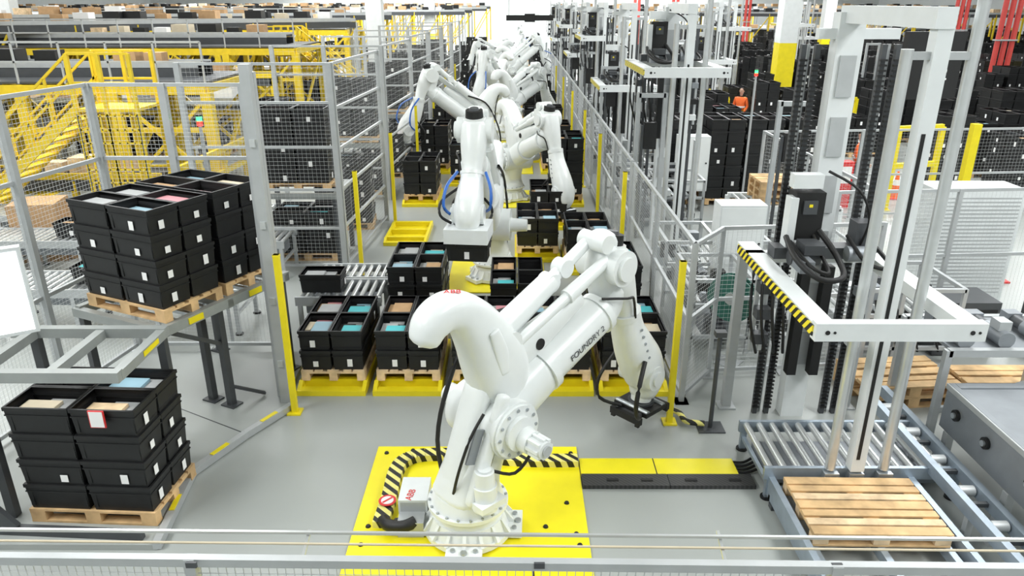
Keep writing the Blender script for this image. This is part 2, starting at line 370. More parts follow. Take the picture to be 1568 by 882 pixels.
    M.tube([P3(1.6,1.9,-.15),P3(1.85,1.87,-.26),P3(2.03,1.8,-.2),P3(2.13,1.55,-.16)],.014,RUB)
    M.tube([(-.1,.2,.4),(-.14,.24,.9),(-.0,.24,1.4),P3(.3,1.9,.22),P3(.8,1.95,.2)],.022,RUB)
    M.tube([(-.24,-.1,.55),(-.22,-.16,.8),(-.12,-.2,1.1),(.02,-.22,1.3)],.014,RUB)
    M.tube([(.05,-.3,.75),(.2,-.42,.72),(.4,-.42,.85),(.4,-.4,.98)],.015,RUB)
    if lift:
        M.tube([P3(2.2,1.6,.2),P3(2.45,1.3,.3),P3(2.5,.9,.3),P3(2.3,.7,.22)],.022,BLUE)
        M.tube([P3(2.2,1.6,-.2),P3(2.6,1.4,-.28),P3(2.75,1.0,-.3),P3(2.55,.7,-.24)],.022,BLUE)
        M.tube([P3(2.2,1.2,-.2),P3(2.5,1.0,-.38),P3(2.6,.7,-.38),P3(2.55,.5,-.24)],.02,RUB)
    if tote_on:
        M.cb((gs,0,gz-.02),(.60,.6,.2),WHITE2); M.cb((gs,0,gz+.12),(.3,.3,.1),WHITE)
        M.T=Matrix.Translation((gs,0,0))@Matrix.Rotation(math.pi/2,4,'Z'); tote(M,0,0,gz-.40,.6,.42,False); M.T=Matrix.Identity(4)
    return M
a1=math.atan2(.68,.73)
R1=robot(); rob=put('industrial_robot_arm',R1,(-.42,5.6,.02),a1)
def text(body,size,mt,parent,loc,rot,name):
    c=bpy.data.curves.new(name,'FONT'); c.body=body; c.size=size; c.extrude=.0015; c.materials.append(mt); c.align_x='CENTER'
    o=bpy.data.objects.new(name,c); SC.collection.objects.link(o); o.parent=parent; o.location=loc; o.rotation_euler=rot; return o
text('FOUNDRY 2',.09,DGREY,rob,(1.32,-.248,1.53),(math.radians(90),-math.radians(22.6),0),'lettering')
text('ABB',.08,RED,rob,(-.13,-.03,2.395),(math.radians(8),math.radians(0),math.radians(-40)),'maker_mark')
put('industrial_robot_arm',robot(.70,.58,tote_on=True),(-.36,12.3,.02),math.atan2(-2.4,-.25))
r0=rob.data
put('industrial_robot_arm',r0,(-.10,17.9,.02),math.atan2(-2.1,1.1))
ra=robot(.5).mesh('robot_raised')
put('industrial_robot_arm',ra,(-.6,21.6,.02),math.radians(200))
for i,(x,y,h) in enumerate([(-.4,26.5,45),(-.5,31,250),(-.4,36,130),(-.5,41,20),(-.5,47,200),(-.5,54,60)]):
    put('industrial_robot_arm',[r0,ra][i%2],(x,y,.02),math.radians(h))
# plates
M=MB(); M.box(-1.49,.69,4.3,6.93,0.001,.02,YELF)
for x,y in((-1.38,6.8),(-1.1,6.85),(-.7,6.86),(.3,6.86),(.62,6.8),(-1.36,5.6),(-1.38,5.35),(.6,5.35),(.3,5.6),(.52,5.95),(.58,5.5)): M.cyl((x,y,.02),(x,y,.035),.026,RUB,.02,12)
M.box(.16,.18,4.3,5.05,.0201,.022,RUB)
put('robot_base_plate',M)
PB=MB(); PB.box(-.85,.85,-.85,.85,.001,.02,YELF); pbm=PB.mesh('bp')
for y in(12.4,17.9,21.6,26.5,31,36): put('robot_base_plate',pbm,(-.3,y,0))
# cable guard hose on plate
M=MB()
def guard(pts):
    pts=cr([Vector(p) for p in pts],5)
    for a,c in zip(pts[:-1],pts[1:]): M.beam(a,c+(c-a)*.05,.15,.07,HAZW)
guard([(.68,6.62,.055),(.2,6.62,.055),(-.2,6.66,.055)]); guard([(-.62,6.72,.055),(-.95,6.72,.055),(-1.15,6.62,.055),(-1.22,6.4,.055),(-1.22,6.0,.055),(-1.24,5.58,.055)])
put('cable_guard',M)
M=MB(); M.tube([(-1.22,5.62,.06),(-1.15,5.5,.1),(-1.0,5.46,.12),(-.9,5.5,.14)],.055,RUB); M.tube([(-1.1,5.6,.05),(-1.0,5.58,.08),(-.92,5.52,.1)],.04,RUB); put('cable_conduit',M,(0,0,.02))
M=MB(); M.box(-1.07,-.80,5.62,5.98,.02,.30,WHITE2); M.box(-1.06,-.82,5.45,5.62,.02,.18,ALU); M.box(-1.05,-.82,5.615,5.619,.06,.28,ALU)
M.tube([(-.82,5.7,.2),(-.72,5.75,.22),(-.6,5.7,.2)],.03,RUB)
cbx=put('robot_junction_box',M,bev=.01); text('ABB',.09,RED,cbx,(-.935,5.7,.302),(0,0,math.radians(80)),'maker_mark')
M=MB(); M.cyl((-1.22,5.88,.1),(-1.22,5.88,.105),.085,RED,n=28); M.cyl((-1.22,5.88,.105),(-1.22,5.88,.107),.06,PAPER,n=28); M.beam((-1.26,5.84,.108),(-1.18,5.92,.108),.02,.004,RED); M.cyl((-1.22,5.88,.09),(-1.22,5.88,.1),.03,PAPER); put('prohibition_sign',M)
# cable ramp to right
M=MB(); M.box(.70,2.33,6.40,6.68,.001,.04,YELF); M.box(1.48,1.49,6.40,6.68,.0401,.042,RUB); M.box(.70,1.58,6.2,6.398,.001,.045,CHK); M.box(1.585,2.45,6.2,6.398,.001,.045,CHK)
for x in(.95,1.3,1.75,2.2): M.box(x,x+.12,6.27,6.31,.0451,.052,RUB)
for k in range(4): M.tube([(2.33,6.45+k*.06,.03),(2.45,6.45+k*.06,.03),(2.6,6.5+k*.07,.06)],.014,RUB)
put('floor_cable_ramp',M)
M=MB(); M.tube([(1.75,7.75,.05),(1.95,7.6,.06),(2.0,7.4,.06),(2.2,7.35,.06)],.035,HAZW); put('striped_air_hose',M)
M=MB(); M.cyl((0,0,.015),(0,0,1.2),.025,DGREY); M.box(-.15,.15,-.12,.12,0.001,.015,DGREY); M.cb((0,0,1.2),(.12,.1,.06),DGREY); put('sensor_stand',M,(2.27,7.35,0))

# ---------------- pallet stations ----------------
M=MB()
M.box(-.43,.43,-.78,-.66,.001,.07,YEL);M.box(-.43,-.37,-.66,.7,.001,.05,YEL);M.box(.37,.43,-.66,.7,.001,.05,YEL)
for x in(-.43,.38): M.box(x,x+.05,-.62,.65,.05,.12,YEL)
for x in(-.43,.38): M.beam((x+.025,-.76,.05),(x+.025,-.6,.12),.05,.03,YEL)
M.box(-.38,.38,-.66,.62,.001,.02,YEL); M.box(-.38,.38,.55,.62,.02,.12,YEL); M.box(-.38,.38,-.56,-.48,.02,.12,YEL); M.box(-.38,.38,-.03,.03,.02,.12,YEL)
sm=M.mesh('stand')
def station(x,y,kind,rz=math.pi/2):
    put('pallet_stand',sm,(x,y,0))
    if kind is not None: 
        if kind=='pp':
            for k in range(3): put('wooden_pallet',PALM,(x,y,.121+.145*k),rz)
        else: stk(kind,x,y,.121,rz)
for i,(x,k) in enumerate(((-2.28,ST2T),(-1.33,[ST2[0]]),(-.38,[ST2[1]]),(.57,[ST2[2]]),(1.5,[ST2[3]]))): station(x,8.85,k)
for x,y,k in((-1.42,10.45,ST3),(.05,10.5,ST2),(1.45,10.5,ST3),(-1.62,11.95,'pp')): station(x,y,k)
station(-2.2,14.9,None)
for x,y,k in((1.35,13.2,ST2),(.45,13.9,ST2),(.75,16.0,ST2)): station(x,y,k)
for x,y,k in((-2.25,17.9,ST3),(1.25,17.9,ST5),(-1.3,20.0,ST3)): station(x,y,k)
for y in(21.5,25,29,33,38): station(-2.25,y,ST4); station(1.2,y,ST4); station(.75,y+1.6,ST3)
# ---------------- left rack ----------------
FR=mat('grey_green_frame',(.30,.32,.31),.45,.2)
M=MB()
for y in(5.68,6.6): M.beam((-4.95,y,1.56),(-3.42,y,1.56),.09,.10,FR)
for x in(-4.72,-4.05,-3.46): M.beam((x,5.7,1.555),(x,6.58,1.555),.085,.09,FR)
for x,y in((-4.72,5.7),(-4.72,6.58),(-3.5,6.62)): M.cb((x,y,.8),(.08,.08,1.48),DGREY)
M.beam((-3.414,6.1,1.56),(-3.414,6.4,1.56),.005,.05,YEL)
M.beam((-4.72,5.46,.1),(-3.35,5.38,.1),.06,.09,DGREY); M.beam((-4.95,5.44,.65),(-4.55,5.44,.12),.05,.14,DGREY); M.cb((-4.98,5.6,.8),(.1,.1,1.6),DGREY)
put('steel_shelf_frame',M)
stk([ST4[2]],-3.88,5.98,.062,math.radians(-3))
T=Matrix.Translation((-3.67,7.06,0))@Matrix.Rotation(math.radians(-25),4,'Z')
M=MB(); M.T=T
for y in(-.05,.86,1.8): M.beam((-1.35,y,1.36),(.06,y,1.36),.08,.10,FR)
for x in(-1.3,.02): M.beam((x,-.05,1.375),(x,1.85,1.375),.08,.11,FR)
for y in(.2,.4,.6,1.05,1.25,1.5): M.beam((-1.3,y,1.38),(.0,y,1.38),.04,.04,STEEL)
for x,y in((-1.3,.0),(-1.3,1.8),(-.05,1.8),(-.05,.75),(-.35,.75)):
    M.cb((x,y,.69),(.08,.08,1.24),DGREY); M.cb((x,y,.07),(.2,.16,.02),DGREY)
M.beam((-.05,.78,.3),(.15,1.1,.09),.05,.03,DGREY); M.beam((-.05,.1,1.28),(-.05,.7,.9),.04,.05,DGREY)
for y in(.25,1.15): M.beam((.065,y,1.375),(.065,y+.2,1.375),.012,.07,YEL)
put('pallet_rack',M)
for k in(0,1):
    p=T@Vector((-.6,.42+.86*k,1.432)); o=put('pallet_of_black_totes',ST4[k],p,math.radians(-25))
M=MB(); M.box(-.06,.06,-.008,.008,0,.15,PAPER); M.box(-.07,.07,-.004,.010,-.008,.158,RED); put('red_framed_notice',M,(-3.62,5.53,1.14),math.radians(-3))
# display screen
M=MB(); M.box(-.5,.36,-.03,.03,-.27,.23,WHITE2); M.box(-.48,.34,-.034,-.03,-.25,.21,SCREEN); M.cyl((-.2,.04,-.2),(-.2,.04,-3.13),.03,DGREY)
put('display_monitor',M,(-3.0,3.62,3.13),math.radians(32))
# rack stations further along left side
M=MB()
for y in(-.55,.55): M.beam((-.75,y,1.3),(.75,y,1.3),.08,.1,FR)
for x in(-.7,.7):
    M.beam((x,-.55,1.3),(x,.55,1.3),.08,.1,FR)
    for y in(-.55,.55): M.cb((x,y,.63),(.08,.08,1.25),DGREY)
rk=M.mesh('rack')
for y in(13.6,18.6,23.5,28.2,33.2,38.2):
    put('pallet_rack',rk,(-3.95,y,0)); stk(ST5,-3.95,y,1.352,0); stk(ST3,-3.9,y,.001,0)
for y in (15.6,20.6,25.5,30.2): stk(ST4,-3.65,y,0,.1)
# ---------------- roller conveyors ----------------
def conveyor(name,lx,ly,z,loc,rz=0,step=.12,leg=True,sidem=None,r=.035):
    M=MB(); sidem=sidem or ALU
    for y in(0,ly): M.box(0,lx,y-.02,y+.02,z-.12,z+.01,sidem)
    n=int(lx/step)
    for i in range(n): x=(i+.5)*lx/n; M.cyl((x,.02,z-.03),(x,ly-.02,z-.03),r,SILV,n=10)
    k=max(1,int(lx/1.2))
    for i in range(k+1):
        x=.06+i*(lx-.12)/k
        for y in(0,ly): M.cb((x,y,(z-.12)/2),(.06,.05,z-.12),sidem); M.cyl((x,y,0.001),(x,y,.02),.06,RUB)
        M.beam((x,0,z*.45),(x,ly,z*.45),.04,.04,sidem)
    M.box(.1,lx-.1,ly*.2,ly*.8,z-.3,z-.14,MGREY)
    return put(name,M,loc,rz)
conveyor('roller_conveyor',1.2,.72,.75,(-3.05,9.5,0))
conveyor('roller_conveyor',1.2,.6,.75,(-3.0,10.3,0))
conveyor('roller_conveyor',6,.8,.7,(-10,9.9,0)); conveyor('roller_conveyor',6,.8,.7,(-10,12.2,0)); conveyor('roller_conveyor',8,.9,.6,(-13,14.2,0))
M=MB(); tote(M,0,0,0,content=GREYP); put('black_tote',M,(-2.72,9.85,.756),.0)
for x,y,z in((-6.2,10.3,.708),(-5.0,10.3,.708),(-7.8,12.6,.708),(-5.6,12.6,.708),(-9,10.3,.708)):
    M=MB(); tote(M,0,0,0,content=random.choice(CONT)); put('black_tote',M,(x,y,z),.0)
BLUST=mat('blue_grey_galvanised',(.36,.42,.48),.38,.55,.1)
conveyor('roller_conveyor',1.95,.85,.35,(2.45,6.07,0),0,.135,sidem=BLUST)
# chain conveyor with pallet
M=MB()
for x in(2.62,3.2,3.78): M.box(x-.03,x+.03,4.6,6.02,.08,.175,BLUST)
M.box(2.5,2.56,4.6,6.05,.05,.26,BLUST); M.box(3.86,3.92,4.6,6.05,.05,.26,BLUST)
for x in(2.53,3.89):
    for y in(4.7,5.9): M.cb((x,y,.025),(.08,.08,.048),DGREY)
for y in(4.8,5.4,5.98): M.box(2.5,3.9,y-.02,y+.02,.05,.10,STEEL)
put('chain_conveyor',M)
M=MB()
for i,wd in enumerate((.13,.10,.10,.13,.10,.10,.13)): yy=-.355+i*.1183; M.box(-.6,.6,yy-wd*.42,yy+wd*.42,.122,.144,[WOOD,WOOD2,WOOD][i%3])
for xx in(-.527,0,.527):
    M.box(xx-.072,xx+.072,-.41,.41,.1,.1215,WOOD)
    for yy in(-.35,0,.35): M.box(xx-.07,xx+.07,yy-.05,yy+.05,.022,.1,WOOD2)
for yy in(-.35,0,.35): M.box(-.6,.6,yy-.05,yy+.05,0,.0215,WOOD)
PAL2=M.mesh('wide_pallet'); put('wooden_pallet',PAL2,(3.2,5.55,.176),math.radians(-1),.004)
# side rails running in depth
M=MB()
for x in(4.08,4.32):
    M.box(x-.035,x+.035,4.2,7.6,.30,.42,BLUST)
    for y in(4.4,5.4,6.4,7.4): M.cb((x,y,.15),(.06,.06,.3),ALU)
for y in(4.5,5,5.5,6,6.5,7): M.beam((4.08,y,.36),(4.32,y,.36),.04,.04,DGREY); M.cyl((4.13,y+.2,.36),(4.27,y+.2,.36),.05,ALU)
put('transfer_conveyor_rail',M)
M=MB(); M.box(4.5,4.56,4.2,6.75,.42,.92,MGREY); M.box(4.48,4.5,4.2,6.75,.86,.92,ALU); M.box(4.56,5.6,6.65,6.75,.5,.92,MGREY); M.box(4.55,5.6,4.2,6.7,.86,.90,MGREY)
for y in(4.7,5.35,6.0,6.5): M.cyl((4.47,y,.68),(4.5,y,.68),.06,RUB); M.cyl((4.45,y+.0,.68),(4.47,y,.68),.03,STEEL)
for y in(4.4,5.6,6.6): M.cb((4.53,y,.21),(.08,.08,.42),ALU); M.cb((5.5,y,.43),(.08,.08,.86),ALU)
put('grey_transfer_machine',M,bev=.006)
M=MB()
for x in(0,1.6):
    for y in(0,.9): M.cb((x,y,.6),(.07,.07,1.2),ALU)
for y in(0,.9): M.beam((0,y,1.17),(1.6,y,1.17),.07,.08,ALU)
for x in(.2,.62,1.05,1.4):
    M.cyl((x,.05,1.28),(x,.4,1.28),.09,MGREY,.09); M.cyl((x,.4,1.28),(x,.6,1.28),.065,DGREY); M.cb((x,.2,1.41),(.13,.16,.1),ALU); M.cb((x,.68,1.27),(.16,.14,.16),MGREY)
M.box(.05,1.55,.05,.85,1.16,1.2,MGREY); M.beam((0,0,.5),(1.6,0,.5),.05,.05,ALU); M.beam((0,0,.45),(1.6,0,1.1),.04,.04,ALU)
put('drive_motor_table',M,(4.55,6.95,0))
for x,y in((4.8,8.2),(6.1,7.98)):
    put('wooden_pallet',PALM,(x,y,0.001),.1 if x<5 else 0); put('wooden_pallet',PALM,(x,y,.147),.08 if x<5 else 0)

# ---------------- gantry palletisers ----------------
def gantry(cz,near):
    M=MB()
    M.cyl((-.22,.45,.36),(-.22,.45,4.25),.048,SILV,n=20); M.cyl((.30,.45,.36),(.30,.45,4.7),.048,SILV,n=20)
    M.cb((.02,.45,2.43),(.13,.12,4.14),WHITE2); M.box(-.012,.02,.385,.39,.5,3.6,RUB)
    for x in(-.22,.02,.30): M.cb((x,.45,.17),(.14,.14,.34),STEEL)
    M.cb((0,2.1,2.25),(.26,.18,4.5),WHITE2)
    for z in(.9,1.5,2.1,2.7,3.3,3.9): M.cb((0,2.0,z),(.16,.02,.4),ALU)
    M.beam((0,2.15,4.48),(0,.38,4.48),.16,.16,WHITE2); M.beam((-.3,2.1,4.3),(.5,2.1,4.3),.1,.1,WHITE2); M.beam((-.24,.45,4.2),(.34,.45,4.2),.06,.06,ALU)
    for x in(-.42,-.28,.38,.52):
        M.cb((x,2.1,2.1),(.05,.06,4.2),DGREY)
        if near:
            for k in range(80): M.cb((x,2.06,.1+k*.05),(.075,.03,.02),RUB)
    M.cb((-.35,2.15,2.1),(.03,.03,4.2),ALU); M.cb((.45,2.15,2.1),(.03,.03,4.2),ALU)
    for x in(-.72,.72): M.cb((x,2.25,1.0),(.1,.1,2.0),ALU); M.cb((x,2.25,.01),(.2,.2,.02),ALU)
    # carriage
    M.box(-.80,.62,-.05,.05,cz-.08,cz+.08,WHITE2)
    M.box(-.80,-.62,.05,2.25,cz-.06,cz+.06,WHITE2); M.box(.44,.62,.05,2.25,cz-.06,cz+.06,WHITE2)
    M.box(-.80,.62,1.85,1.95,cz-.05,cz+.06,WHITE2)
    M.box(-.812,-.8,.0,2.2,cz-.05,cz+.045,HAZ)
    for x in(-.7,.5):
        M.cyl((x,-.055,cz),(x,-.05,cz),.02,RUB); M.cyl((x+.06,-.055,cz),(x+.06,-.05,cz),.012,RUB)
    # carriage mechanism
    M.cb((-.28,1.80,cz+.5),(.30,.2,.5),RUB); M.cb((-.28,1.69,cz+.6),(.14,.03,.14),DGREY); M.cb((-.28,1.672,cz+.62),(.035,.006,.03),YEL); M.cb((-.45,1.75,cz+.4),(.08,.16,.6),WHITE2)
    M.cb((-.32,1.78,cz+.86),(.3,.14,.14),WHITE2); M.cb((.33,1.8,cz+.3),(.18,.2,.26),DGREY)
    M.cyl((-.5,1.5,cz+.13),(-.2,1.5,cz+.13),.08,DGREY); M.cyl((.1,1.55,cz+.15),(.35,1.55,cz+.15),.08,MGREY); M.cb((-.3,1.5,cz+.24),(.2,.25,.1),DGREY)
    M.cb((-.1,1.75,cz+.12),(1.0,.2,.12),DGREY); M.cb((-.42,1.35,cz+.12),(.14,.3,.12),MGREY)
    M.tube([(-.5,1.65,cz+.3),(-.55,1.2,cz+.22),(-.4,.95,cz+.1),(-.15,1.0,cz+.1),(-.08,1.4,cz+.2),(-.15,1.7,cz+.35)],.03,RUB,n=8)
    M.tube([(-.45,1.65,cz+.25),(-.42,1.15,cz+.16),(-.25,1.1,cz+.1),(-.2,1.4,cz+.16),(-.2,1.7,cz+.3)],.02,RUB,n=8)
    M.tube([(.15,1.7,cz+.3),(.2,1.3,cz+.14),(.4,1.2,cz+.12),(.42,1.6,cz+.2)],.022,RUB,n=6)
    M.tube([(-.1,1.8,cz+.95),(.15,1.6,cz+.8),(.3,1.6,cz+.5),(.3,1.7,cz+.2)],.014,RUB,n=6)
    for x in(-.6,-.5,.55): M.cb((x,2.0,cz-.6),(.04,.06,1.1),ALU)
    for k in range(3): M.cb((-.55,1.9,cz-.35-.3*k),(.16,.14,.12),DGREY); M.cb((.5,1.9,cz-.4-.3*k),(.12,.12,.1),[MGREY,RUB,WHITE2][k])
    for x in(-.15,.1): M.cb((x,1.9,cz-.75),(.10,.12,1.3),RUB)
    for k in range(4): M.tube([(-.7+.1*k,1.9,cz-.1),(-.75+.12*k,1.7,cz-.6),(-.6+.1*k,1.8,cz-1.1)],.016,RUB,n=6)
    return M
put('gantry_palletizer',gantry(2.04,True),(3.3,5.6,0))
g2=gantry(3.5,False).mesh('g2'); g3=gantry(2.6,False).mesh('g3')
for m_,x,y in((g2,2.95,12.6),(g3,2.9,18.6),(g2,2.9,24.5),(g3,2.9,30.5),(g2,2.9,36.5),(g3,2.9,43),(g2,2.9,50),(g3,7.2,27),(g2,9.4,33),(g3,8.5,40),(g2,14,38),(g3,17,45)):
    put('gantry_palletizer',m_,(x,y,0))
# machine frames around the gantries
def frame_unit():
    M=MB()
    for x in(0,.8,1.6):
        for y in(0,1.1): M.cb((x,y,.55),(.05,.05,1.1),ALU)
    for y in(0,1.1):
        for z in(.25,.72,1.08): M.beam((0,y,z),(1.6,y,z),.05,.05,ALU)
    for x in(0,.8,1.6): M.beam((x,0,1.08),(x,1.1,1.08),.05,.05,ALU)
    for k in range(10): M.cyl((.1+k*.15,.05,.74),(.1+k*.15,1.05,.74),.03,SILV,n=8)
    for k in range(16): M.cb((random.uniform(.1,1.5),random.uniform(.05,1.0),random.uniform(.2,1.0)),(random.uniform(.08,.26),random.uniform(.08,.2),random.uniform(.08,.28)),random.choice([DGREY,MGREY,WHITE2,RUB,RUB,DGREY,ALU]))
    M.cb((.5,.5,.3),(.5,.4,.35),MGREY)
    for k in range(5): M.tube([(.2+.3*k,.1,.9),(.25+.25*k,-.08,.6),(.3+.28*k,0,.2)],.017,RUB,n=6)
    return M.mesh('frame_unit')
FU=[frame_unit() for _ in range(3)]
for i,(x,y) in enumerate([(2.45,9.3),(2.4,11.0),(4.3,8.95),(2.4,15.2),(2.3,17.0),(2.3,21.5),(2.3,23.0),(2.3,27.5),(2.3,29.2),(2.3,33.5),(2.3,35),(4.3,20),(4.2,23),(6.5,21.5),(4.5,26),(4.5,29),(-5.2,20.3),(-5.2,25),(-5.2,30),(6.2,18.9)]):
    put('conveyor_machine_frame',FU[i%3],(x,y,0))
# slim masts among gantries
M=MB()
M.cb((0,0,1.5),(.08,.08,3.0),ALU); M.cb((.5,0,1.5),(.08,.08,3.0),ALU); M.beam((0,0,2.95),(.5,0,2.95),.08,.08,ALU); M.cb((.25,0,2.2),(.24,.14,.5),RUB); M.cb((.1,-.02,1.4),(.05,.05,2.0),DGREY)
mm=M.mesh('mast')
for x,y in((4.6,13.0),(2.35,14.2),(2.35,20.3),(4.2,18.9),(2.35,26.3),(4.3,25),(2.3,32),(5.6,30),(7.0,34),(2.3,38),(11,29.6),(14.5,31.8)): put('machine_mast',mm,(x,y,0))
M=MB(); M.cyl((-.06,0,1.0),(-.04,0,1.0),.32,GREEN,n=32); M.cyl((.04,0,1.0),(.06,0,1.0),.32,GREEN,n=32); M.cyl((-.04,0,1.0),(.04,0,1.0),.2,RUB,n=32); M.cyl((-.08,0,1),(-.06,0,1),.08,SILV)
M.cb((.12,0,.5),(.08,.08,1.0),ALU); M.cb((.12,0,.01),(.3,.3,.02),ALU)
put('hose_reel',M,(2.85,8.9,0),.9)
M=MB(); M.box(-.35,.35,-.2,.2,.5,1.75,WHITE2); M.box(-.33,.33,-.206,-.2,.54,1.71,WHITE); M.cyl((.28,-.22,1.15),(.28,-.2,1.15),.02,RUB)
for x in(-.3,.3): M.cb((x,0,.25),(.06,.3,.5),ALU)
cm=M.mesh('cabinet'); put('control_cabinet',cm,(3.45,10.9,0)); put('control_cabinet',cm,(4.1,16.9,0))
M=MB(); M.box(-.7,.7,-.3,.3,.05,1.9,WHITE2)
for k in range(26):
    M.box(-.64,.64,-.303,-.3,.2+k*.062,.225+k*.062,ALU)
for x in(-.6,.6): M.box(x-.05,x+.05,-.2,.2,0.001,.05,DGREY)
put('ventilated_machine_cabinet',M,(7.2,11.4,0))
M=MB(); M.box(-.4,.4,-.3,.3,.02,.8,DGREY); M.box(-.36,.36,-.306,-.3,.1,.7,RUB); M.cyl((.2,-.32,.6),(.2,-.306,.6),.03,RED); ec=M.mesh('ecab'); put('electrical_cabinet',ec,(7.5,9.2,0)); put('electrical_cabinet',ec,(6.2,9.5,0))
M=MB()
for x in(0,1.9):
    for y in(0,1.1): M.cb((x,y,.42),(.08,.08,.84),WHITE2)
for y in(0,1.1): M.beam((0,y,.84),(1.9,y,.84),.08,.1,WHITE2); M.beam((0,y,.3),(1.9,y,.3),.06,.06,WHITE2)
for k in range(12): M.cyl((.1+k*.155,0,.86),(.1+k*.155,1.1,.86),.03,SILV,n=8)
put('white_conveyor_table',M,(4.45,13.9,0))
for k in range(3): put('wooden_pallet',PALM,(5.4,14.45,.892+.145*k),0)
# traffic cones
M=MB(); M.box(-.17,.17,-.17,.17,0.001,.03,RED); M.cyl((0,0,.03),(0,0,.34),.13,ORG,.085,20); M.cyl((0,0,.34),(0,0,.48),.085,PAPER,.055,20); M.cyl((0,0,.48),(0,0,.68),.055,ORG,.025,20)
cone=M.mesh('cone'); put('traffic_cone',cone,(8.5,12.2,0)); put('traffic_cone',cone,(9.5,18,0))
M=MB(); M.box(-.25,.25,-.15,.15,.001,1.1,RED); M.box(-.2,.2,-.156,-.15,.6,1.0,PAPER); put('red_fire_point_cabinet',M,(7.7,17.2,0)); 

# ---------------- tote pallet fields ----------------
for x,y in((5.0,17.9),(5.9,17.9),(6.8,17.9),(3.85,17.9)): stk(ST7,x,y,0.02,math.pi/2)
random.seed(3)
for r,y in enumerate([18.6,20.9,23.8,26.4,29.9,32.4,36,38.6,42,44.6,48,51,54,58,62,67,71,76]):
    x=(10.6 if r<2 else 8.6)+random.uniform(0,.5)
    while x<min(12+y*.72,48):
        if random.random()<.88 and not (11.0<x<12.9 and 32<y<36) and not(x<9.6 and y<24): stk(random.choice([ST5,ST6,ST7,ST6,ST4]),x,y,0,random.uniform(-.03,.03)+math.pi/2)
        x+=random.choice([.92,.92,.92,.95,2.0])
for r,y in enumerate([43,47,52,58,64,72]):
    x=-4.0
    while x<8:
        if abs(x+.5)>1.5 and not(2<x<4.5): stk(ST5,x,y,0,math.pi/2)
        x+=1.1
for y in(24,25.5,31.6,33,34.5):
    for x in (4.9,5.8,6.7): stk(random.choice([ST5,ST6]),x,y,0,math.pi/2)
# left background stock
for y in(23.6,32,35.8,46,52,58,65):
    x=-7.6
    while x>-12-y*.62:
        if random.random()<.65: stk(random.choice([ST5,ST4,ST6]),x,y,0,math.pi/2)
        x-=random.choice([.95,.95,1.9])
def guardrail(name,pts,h=1.1,m=YELS):
    M=MB()
    for a,c in zip(pts[:-1],pts[1:]):
        a=Vector((*a,0));c=Vector((*c,0)); L=(c-a).length; n=max(1,int(L/1.3))
        for z in(h,h*.55): M.beam(a+Vector((0,0,z)),c+Vector((0,0,z)),.09,.12,m)
        for i in range(n+1): p=a+(c-a)*i/n; M.cb((p.x,p.y,h/2),(.11,.11,h),m); M.cb((p.x,p.y,.01),(.2,.2,.02),m)
    return put(name,M)
guardrail('yellow_guard_rail',[(8.6,28.2),(12.8,28.2)],1.2,YEL); guardrail('yellow_guard_rail',[(8.0,28.2),(8.0,31)],1.2,YEL)
guardrail('yellow_guard_rail',[(8.75,16.9),(9.9,17.2)],1.9,YEL)
M=MB(); M.cb((0,0,1.15),(.16,.16,2.3),YEL); M.cb((0,0,.01),(.3,.3,.02),YEL); put('yellow_bollard',M,(9.3,15.0,0))
# building columns
def column(x,y,w,top,bottom=None,zb=2.2,name='building_column'):
    M=MB(); M.box(-w/2,w/2,-w/2,w/2,0,zb if bottom else 11,bottom or top)
    if bottom: M.box(-w/2,w/2,-w/2,w/2,zb,11,top)
    M.box(-w/2-.05,w/2+.05,-w/2-.05,w/2+.05,0,.1,bottom or top)
    put(name,M,(x,y,0))
column(11.9,34,.75,WHITE2,YEL,2.9); column(-6.6,37.2,.75,WHITE2); column(12,60,.8,WHITE2,YEL); column(-6.6,61.5,.8,WHITE2,YEL)
column(24,34,.75,WHITE2,YEL,2.6); column(24,60,.8,WHITE2,YEL); column(-24,37.2,.7,WHITE2); column(2.5,90,.8,WHITE2)
def pipes(x,y,n=3):
    M=MB()
    for i in range(n): M.cyl((i*.32,0,0.001),(i*.32,0,10.9),.11,REDP,n=12)
    for z in(1.,3.,5.): M.cb((.32*(n-1)/2,0,z),(.32*n,.3,.06),ALU)
    put('red_sprinkler_riser',M,(x,y,0))
pipes(21.3,34.2,3); pipes(11.3,56,2); pipes(19,64.5,2); pipes(9.2,60,2); pipes(26,46.3,3)

# ---------------- left yellow mezzanine ----------------
def mezz(x0,x1,y0,y1,zt,px=2.4,w=.24):
    M=MB(); n=int((x1-x0)/px)
    for y in(y0,y1):
        M.beam((x0,y,zt-.14),(x1,y,zt-.14),.16,.22,YELS); M.beam((x0,y,zt-1.1),(x1,y,zt-1.1),.1,.12,YELS)
        for i in range(n+1):
            x=x0+i*(x1-x0)/n
            M.cb((x,y,zt/2-.1),(w,w,zt-.2),YELS); M.cb((x,y,.015),(.45,.45,.03),YELS)
            if i<n and i%2==0:
                x2=x0+(i+1)*(x1-x0)/n; M.beam((x,y,.3),(x2,y,zt-.3),.08,.08,YELS); M.beam((x2,y,.3),(x,y,zt-.3),.08,.08,YELS)
            if y==y0: M.beam((x,y0,zt-.12),(x,y1,zt-.12),.12,.2,YELS); M.beam((x,y0,.4),(x,y1,zt-.4),.08,.08,YELS)
    M.box(x0,x1,y0,y1,zt,zt+.05,DGREY)
    for z in(.5,.95): M.beam((x0,y0,zt+z),(x1,y0,zt+z),.04,.05,ALU)
    for i in range(2*n+1): x=x0+i*(x1-x0)/(2*n); M.beam((x,y0,zt),(x,y0,zt+.95),.04,.04,ALU)
    return put('yellow_steel_mezzanine',M)
mezz(-32,-7.4,18.2,21.2,2.75,2.1); mezz(-40,-7.8,27.5,31,3.05,2.4)
mezz(-50,-8.2,38,42,3.3,3)
